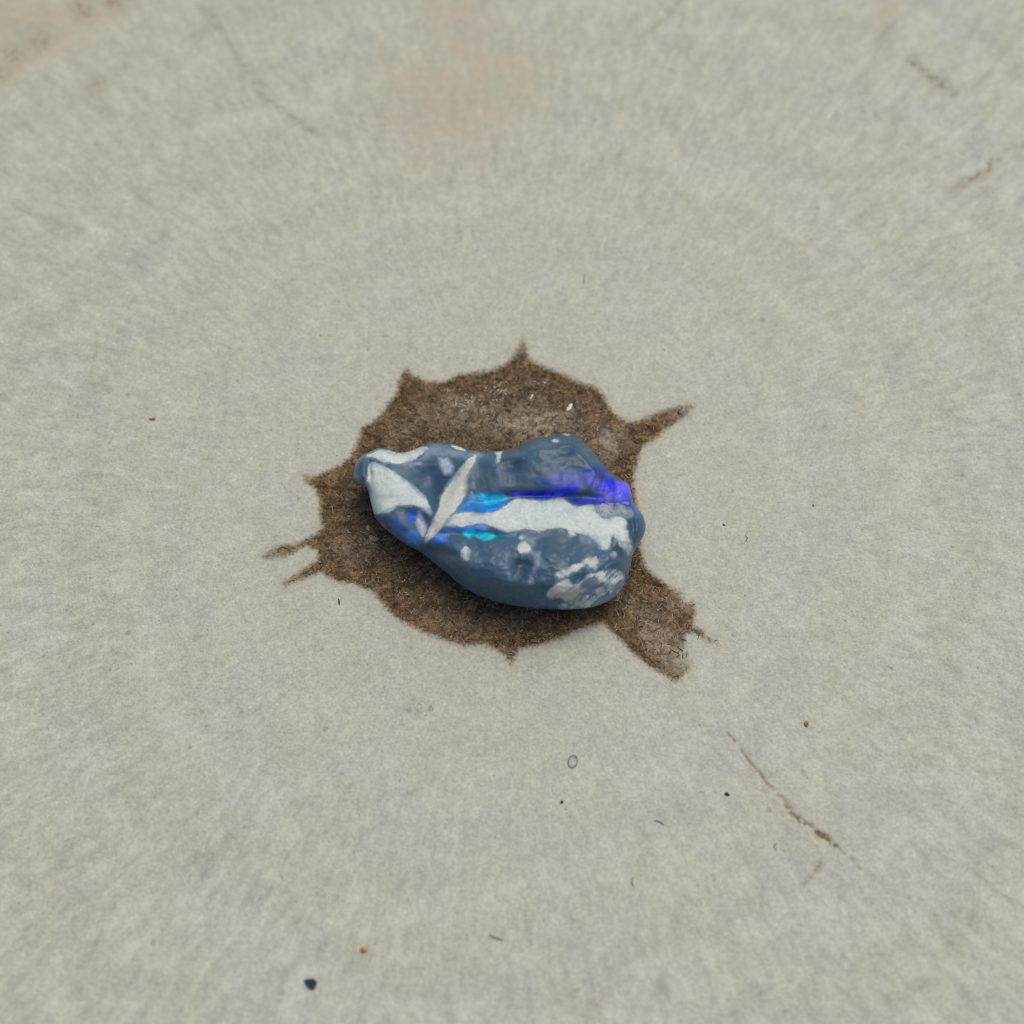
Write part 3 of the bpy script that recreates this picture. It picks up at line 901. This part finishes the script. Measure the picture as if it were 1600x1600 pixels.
def pebble(name, px, py, w, h, zt, mat, label, cat, seed, rot=0.0, group=None, lump=.35):
    """an irregular crumb; w, h in survey px on the wood, zt thickness in mm"""
    c = ground_pt(np.array(float(px)), np.array(float(py)))
    rx = w * PXMM / 2; ry = h * PXMM / 2 / math.sin(ELEV)
    V, F = [], []
    nu, nv = 14, 8
    r = np.random.default_rng(seed)
    ph = r.uniform(0, 6.28, 6)
    for a in range(nv + 1):
        la = -math.pi / 2 + math.pi * a / nv
        for b in range(nu):
            lo = 2 * math.pi * b / nu
            k = 1 + lump * (.5 * math.sin(2 * lo + ph[0] + la) + .35 * math.sin(3 * lo + ph[1] - 2 * la) + .3 * math.sin(5 * lo + ph[2] + 3 * la))
            x = rx * k * math.cos(la) * math.cos(lo); y = ry * k * math.cos(la) * math.sin(lo)
            z = zt * (.5 + .5 * math.sin(la) * (1 + .2 * math.sin(2 * lo + ph[3])))
            xr = x * math.cos(rot) - y * math.sin(rot); yr = x * math.sin(rot) + y * math.cos(rot)
            V.append((xr * MM, yr * MM, max(z, 0) * MM))
    for a in range(nv):
        for b in range(nu):
            F.append((a * nu + b, a * nu + (b + 1) % nu, (a + 1) * nu + (b + 1) % nu, (a + 1) * nu + b))
    o = mesh_np(name, V, F, mat)
    o.location = (c[0], c[1], -0.09 * MM)
    return tag(o, label, cat, group)


def strand(name, pts, rad, mat, label=None, cat=None, parent=None, lift=.05, closed=False, group=None):
    """a thin tube along survey px points lying on the wood; rad in mm"""
    g = ground_pt(np.array([p[0] for p in pts], float), np.array([p[1] for p in pts], float))
    c = g.mean(0)
    n = len(pts); K = 6
    V, F = [], []
    for i in range(n):
        a = g[(i - 1) % n] if (closed or i > 0) else g[i]
        b = g[(i + 1) % n] if (closed or i < n - 1) else g[i]
        t = b - a; t = t / (np.linalg.norm(t) + 1e-12)
        s = np.array([-t[1], t[0], 0])
        zz = (lift + .02 * math.sin(i * 1.3)) * MM
        f = 1 if closed else .45 + .55 * math.sin(math.pi * (i + .5) / n)
        for k in range(K):
            an = 2 * math.pi * k / K
            V.append(g[i] - c + s * math.cos(an) * rad * f * MM + np.array([0, 0, zz + math.sin(an) * rad * f * MM]))
    m = n if closed else n - 1
    for i in range(m):
        for k in range(K):
            F.append((i * K + k, i * K + (k + 1) % K, ((i + 1) % n) * K + (k + 1) % K, ((i + 1) % n) * K + k))
    o = mesh_np(name, V, F, mat, parent)
    o.location = c
    return tag(o, label, cat, group)


M_DARK = simple_mat('blue_black_grit', (0.020, 0.050, 0.066))
M_BLACK = simple_mat('black_grit', (0.04, 0.038, 0.034))
M_OCHRE = simple_mat('ochre_grain', (0.40, 0.25, 0.08))
M_OLIVE = simple_mat('olive_grain', (0.26, 0.22, 0.11))
M_GREY = simple_mat('grey_dust', (0.21, 0.215, 0.19))
M_RUST = simple_mat('rusty_splinter', (0.20, 0.11, 0.06))
M_FIB = simple_mat('dark_lint', (0.13, 0.135, 0.12))
M_FLAKE = simple_mat('white_flake', (0.68, 0.71, 0.72), .5, .3)
M_STRAW = simple_mat('straw_fibre', (0.36, 0.325, 0.245), .7, .45)

pebble('dark_crumb', 486, 1537, 16, 12, .3, M_DARK, 'blue-black crumb with small bits around it near the bottom edge of the wood', 'crumb', 1)
pebble('ochre_grain', 568, 1484, 8, 7, .2, M_OCHRE, 'tiny orange-yellow grain above the blue-black crumb', 'grain', 2)
pebble('black_crumb', 1136, 1241, 7, 5, .16, M_BLACK, 'tiny black crumb left of the long brown crack', 'crumb', 3, -.7)
pebble('black_crumb', 878, 1253, 5, 4, .14, M_BLACK, 'pinhead black speck below the looped lint fibre', 'crumb', 4)
pebble('olive_grain', 1260, 1131, 8, 7, .2, M_OLIVE, 'tiny olive brown grain to the right of the long crack', 'grain', 5)
pebble('grey_crumb', 1131, 820, 5, 4, .10, M_BLACK, 'dark speck on pale wood right of the opal', 'crumb', 6)
pebble('grey_crumb', 1271, 789, 4, 4, .10, M_GREY, 'small grey speck farther right of the opal than the dark one', 'crumb', 7)
pebble('rusty_splinter', 238, 655, 12, 6, .10, M_RUST, 'short rusty splinter on pale wood left of the brown heart', 'splinter', 13, -.3)
pebble('rusty_splinter', 251, 660, 9, 5, .06, simple_mat('pale_rust', (.38, .28, .17)), 'paler half of the rusty splinter pair, left of the brown heart', 'splinter', 14, -.3)
strand('lint_dash', [(529, 936), (530, 940), (530, 945)], .045, M_BLACK, 'short dark dash of lint below the left tip of the opal', 'lint', lift=.03)
loop = [(895 + 6.5 * math.cos(a) - 2.5 * math.sin(a), 1190 + 9.5 * math.sin(a) + 2.0 * math.cos(a)) for a in np.linspace(0, 2 * math.pi, 22, endpoint=False)]
strand('lint_loop', loop, .022, M_FIB, 'fine dark fibre curled into a small oval loop below the opal', 'lint', closed=True, lift=.04)
strand('lint_fibre', [(1022, 1283), (1028, 1283), (1034, 1286), (1037, 1290)], .03, M_FIB, 'short curved dark fibre right of the pinhead speck', 'lint', lift=.03)
strand('lint_fibre', [(989, 1371), (987, 1378), (990, 1386)], .028, M_FIB, 'short upright dark fibre near the bottom centre', 'lint', lift=.03)
strand('lint_fibre', [(1164, 837), (1168, 841), (1165, 846)], .026, M_RUST, 'tiny reddish bent fibre right of the opal', 'lint', lift=.03)
strand('lint_fibre', [(1213, 1317), (1209, 1322), (1214, 1329)], .022, M_FIB, 'tiny hooked dark fibre left of the long crack', 'lint', lift=.03)
strand('lint_fibre', [(765, 1459), (772, 1465), (778, 1466), (786, 1469)], .035, M_GREY, 'wavy grey fibre low in the middle of the wood', 'lint', lift=.02)
strand('lint_fibre', [(915, 428), (913, 436), (912, 444)], .025, M_FIB, 'short dark fibre on pale wood above the brown heart', 'lint', lift=.02)

# flakes on the brown heart
pebble('white_flake', 890, 636, 6, 16, .09, M_FLAKE, 'slanting white flake on the brown heart above the right of the opal', 'flake', 20, -.55, lump=.2)
pebble('white_flake', 831, 619, 3, 11, .08, M_FLAKE, 'thin white sliver on the brown heart under the top spike', 'flake', 21, -.4, lump=.2)
pebble('pale_crumb', 584, 842, 14, 10, .22, simple_mat('pale_crumb', (.33, .30, .23)), 'pale rough crumb on the brown heart left of the opal', 'crumb', 22)
pebble('pale_crumb', 575, 825, 7, 7, .2, simple_mat('tan_crumb', (.42, .38, .30)), 'small pale bead above the rough crumb left of the opal', 'crumb', 23)


def scatter(name, spots, length, rad, mat, label, z0=-.035, up=.35, seed=1, curl=.8):
    """many short bent hairs in one object; spots: (n,2) survey px"""
    r = np.random.default_rng(seed)
    spots = np.asarray(spots, float)
    n = len(spots)
    g = ground_pt(spots[:, 0], spots[:, 1])
    az = r.uniform(0, 2 * np.pi, n)
    L = r.uniform(length[0], length[1], n) * MM
    S = 4
    pts = [g + np.array([0, 0, z0 * MM])]
    a = az.copy(); el = r.uniform(-.1, up, n)
    for k in range(S):
        a = a + r.normal(0, curl / S, n) + (r.random(n) - .5) * curl / S
        d = np.stack([np.cos(a) * np.cos(el), np.sin(a) * np.cos(el), np.sin(el)], 1)
        pts.append(pts[-1] + d * (L / S)[:, None])
        el = el - up * .45
    V = []; F = []
    K = 3
    R = r.uniform(rad[0], rad[1], n) * MM
    P = np.stack(pts, 1)
    for i in range(S + 1):
        t = P[:, min(i + 1, S)] - P[:, max(i - 1, 0)]
        t /= np.linalg.norm(t, axis=1)[:, None]
        s = np.cross(t, np.array([0, 0, 1.0])); s /= np.linalg.norm(s, axis=1)[:, None] + 1e-9
        u = np.cross(s, t)
        f = (1.0, 1.0, .9, .7, .25)[i]
        for k in range(K):
            an = 2 * math.pi * k / K
            V.append(P[:, i] + (s * math.cos(an) + u * math.sin(an)) * (R * f)[:, None])
    V = np.stack(V, 1).reshape(-1, 3)
    per = (S + 1) * K
    base = (np.arange(n) * per)[:, None]
    q = []
    for i in range(S):
        for k in range(K):
            q.append(np.concatenate([base + i * K + k, base + i * K + (k + 1) % K, base + (i + 1) * K + (k + 1) % K, base + (i + 1) * K + k], 1))
    o = mesh_np(name, V, np.vstack(q), mat)
    return tag(o, label, 'fibres', None, 'stuff')


cand = np.stack([rng.uniform(400, 1140, 26000), rng.uniform(520, 1070, 26000)], 1)
sdv = sdist(cand[:, 0], cand[:, 1], HEART)
sdo = sdist(cand[:, 0], cand[:, 1], OUT)
dens = 0.5 + .5 * fbm(cand[:, 0] / 40, cand[:, 1] / 40, 500, 3)
wv = np.zeros(len(cand))
for cx_, cy_, rx_, ry_, rot_, w_ in WORN:
    wv = np.maximum(wv, w_ * gauss(cand[:, 0], cand[:, 1], cx_, cy_, rx_, ry_, rot_))
hs = cand[(sdv > 2) & (sdo < 8) & (rng.random(len(cand)) < (.25 + dens * .5) * (1 - .85 * wv))]
k = len(hs)
scatter('brown_fibres', hs[: int(k * .55)], (.2, .6), (.014, .030), simple_mat('brown_fibre', (0.085, 0.062, 0.038), .8, .35), 'short brown wood fibres covering the star-shaped heart', seed=3)
scatter('straw_fibres', hs[int(k * .55): int(k * .82)], (.15, .45), (.018, .034), M_STRAW, 'fine straw-coloured fibres on the brown heart', seed=4)
fr = []
for cx_, cy_, rx_, ry_, n_ in [(780, 608, 14, 9, 70), (718, 632, 14, 6, 30), (735, 625, 10, 5, 20), (843, 595, 12, 3, 16), (775, 660, 14, 8, 14),
                               (945, 668, 16, 8, 16), (585, 842, 12, 9, 14), (700, 612, 6, 5, 8), (660, 900, 40, 40, 18), (760, 640, 30, 14, 24)]:
    fr += [(cx_ + rng.normal() * rx_ * .7, cy_ + rng.normal() * ry_ * .7) for _ in range(n_)]
scatter('white_frost', fr, (.10, .28), (.014, .028), M_FLAKE, 'white frosty specks scattered on the brown heart above the opal', seed=5, z0=-.05, up=.6)
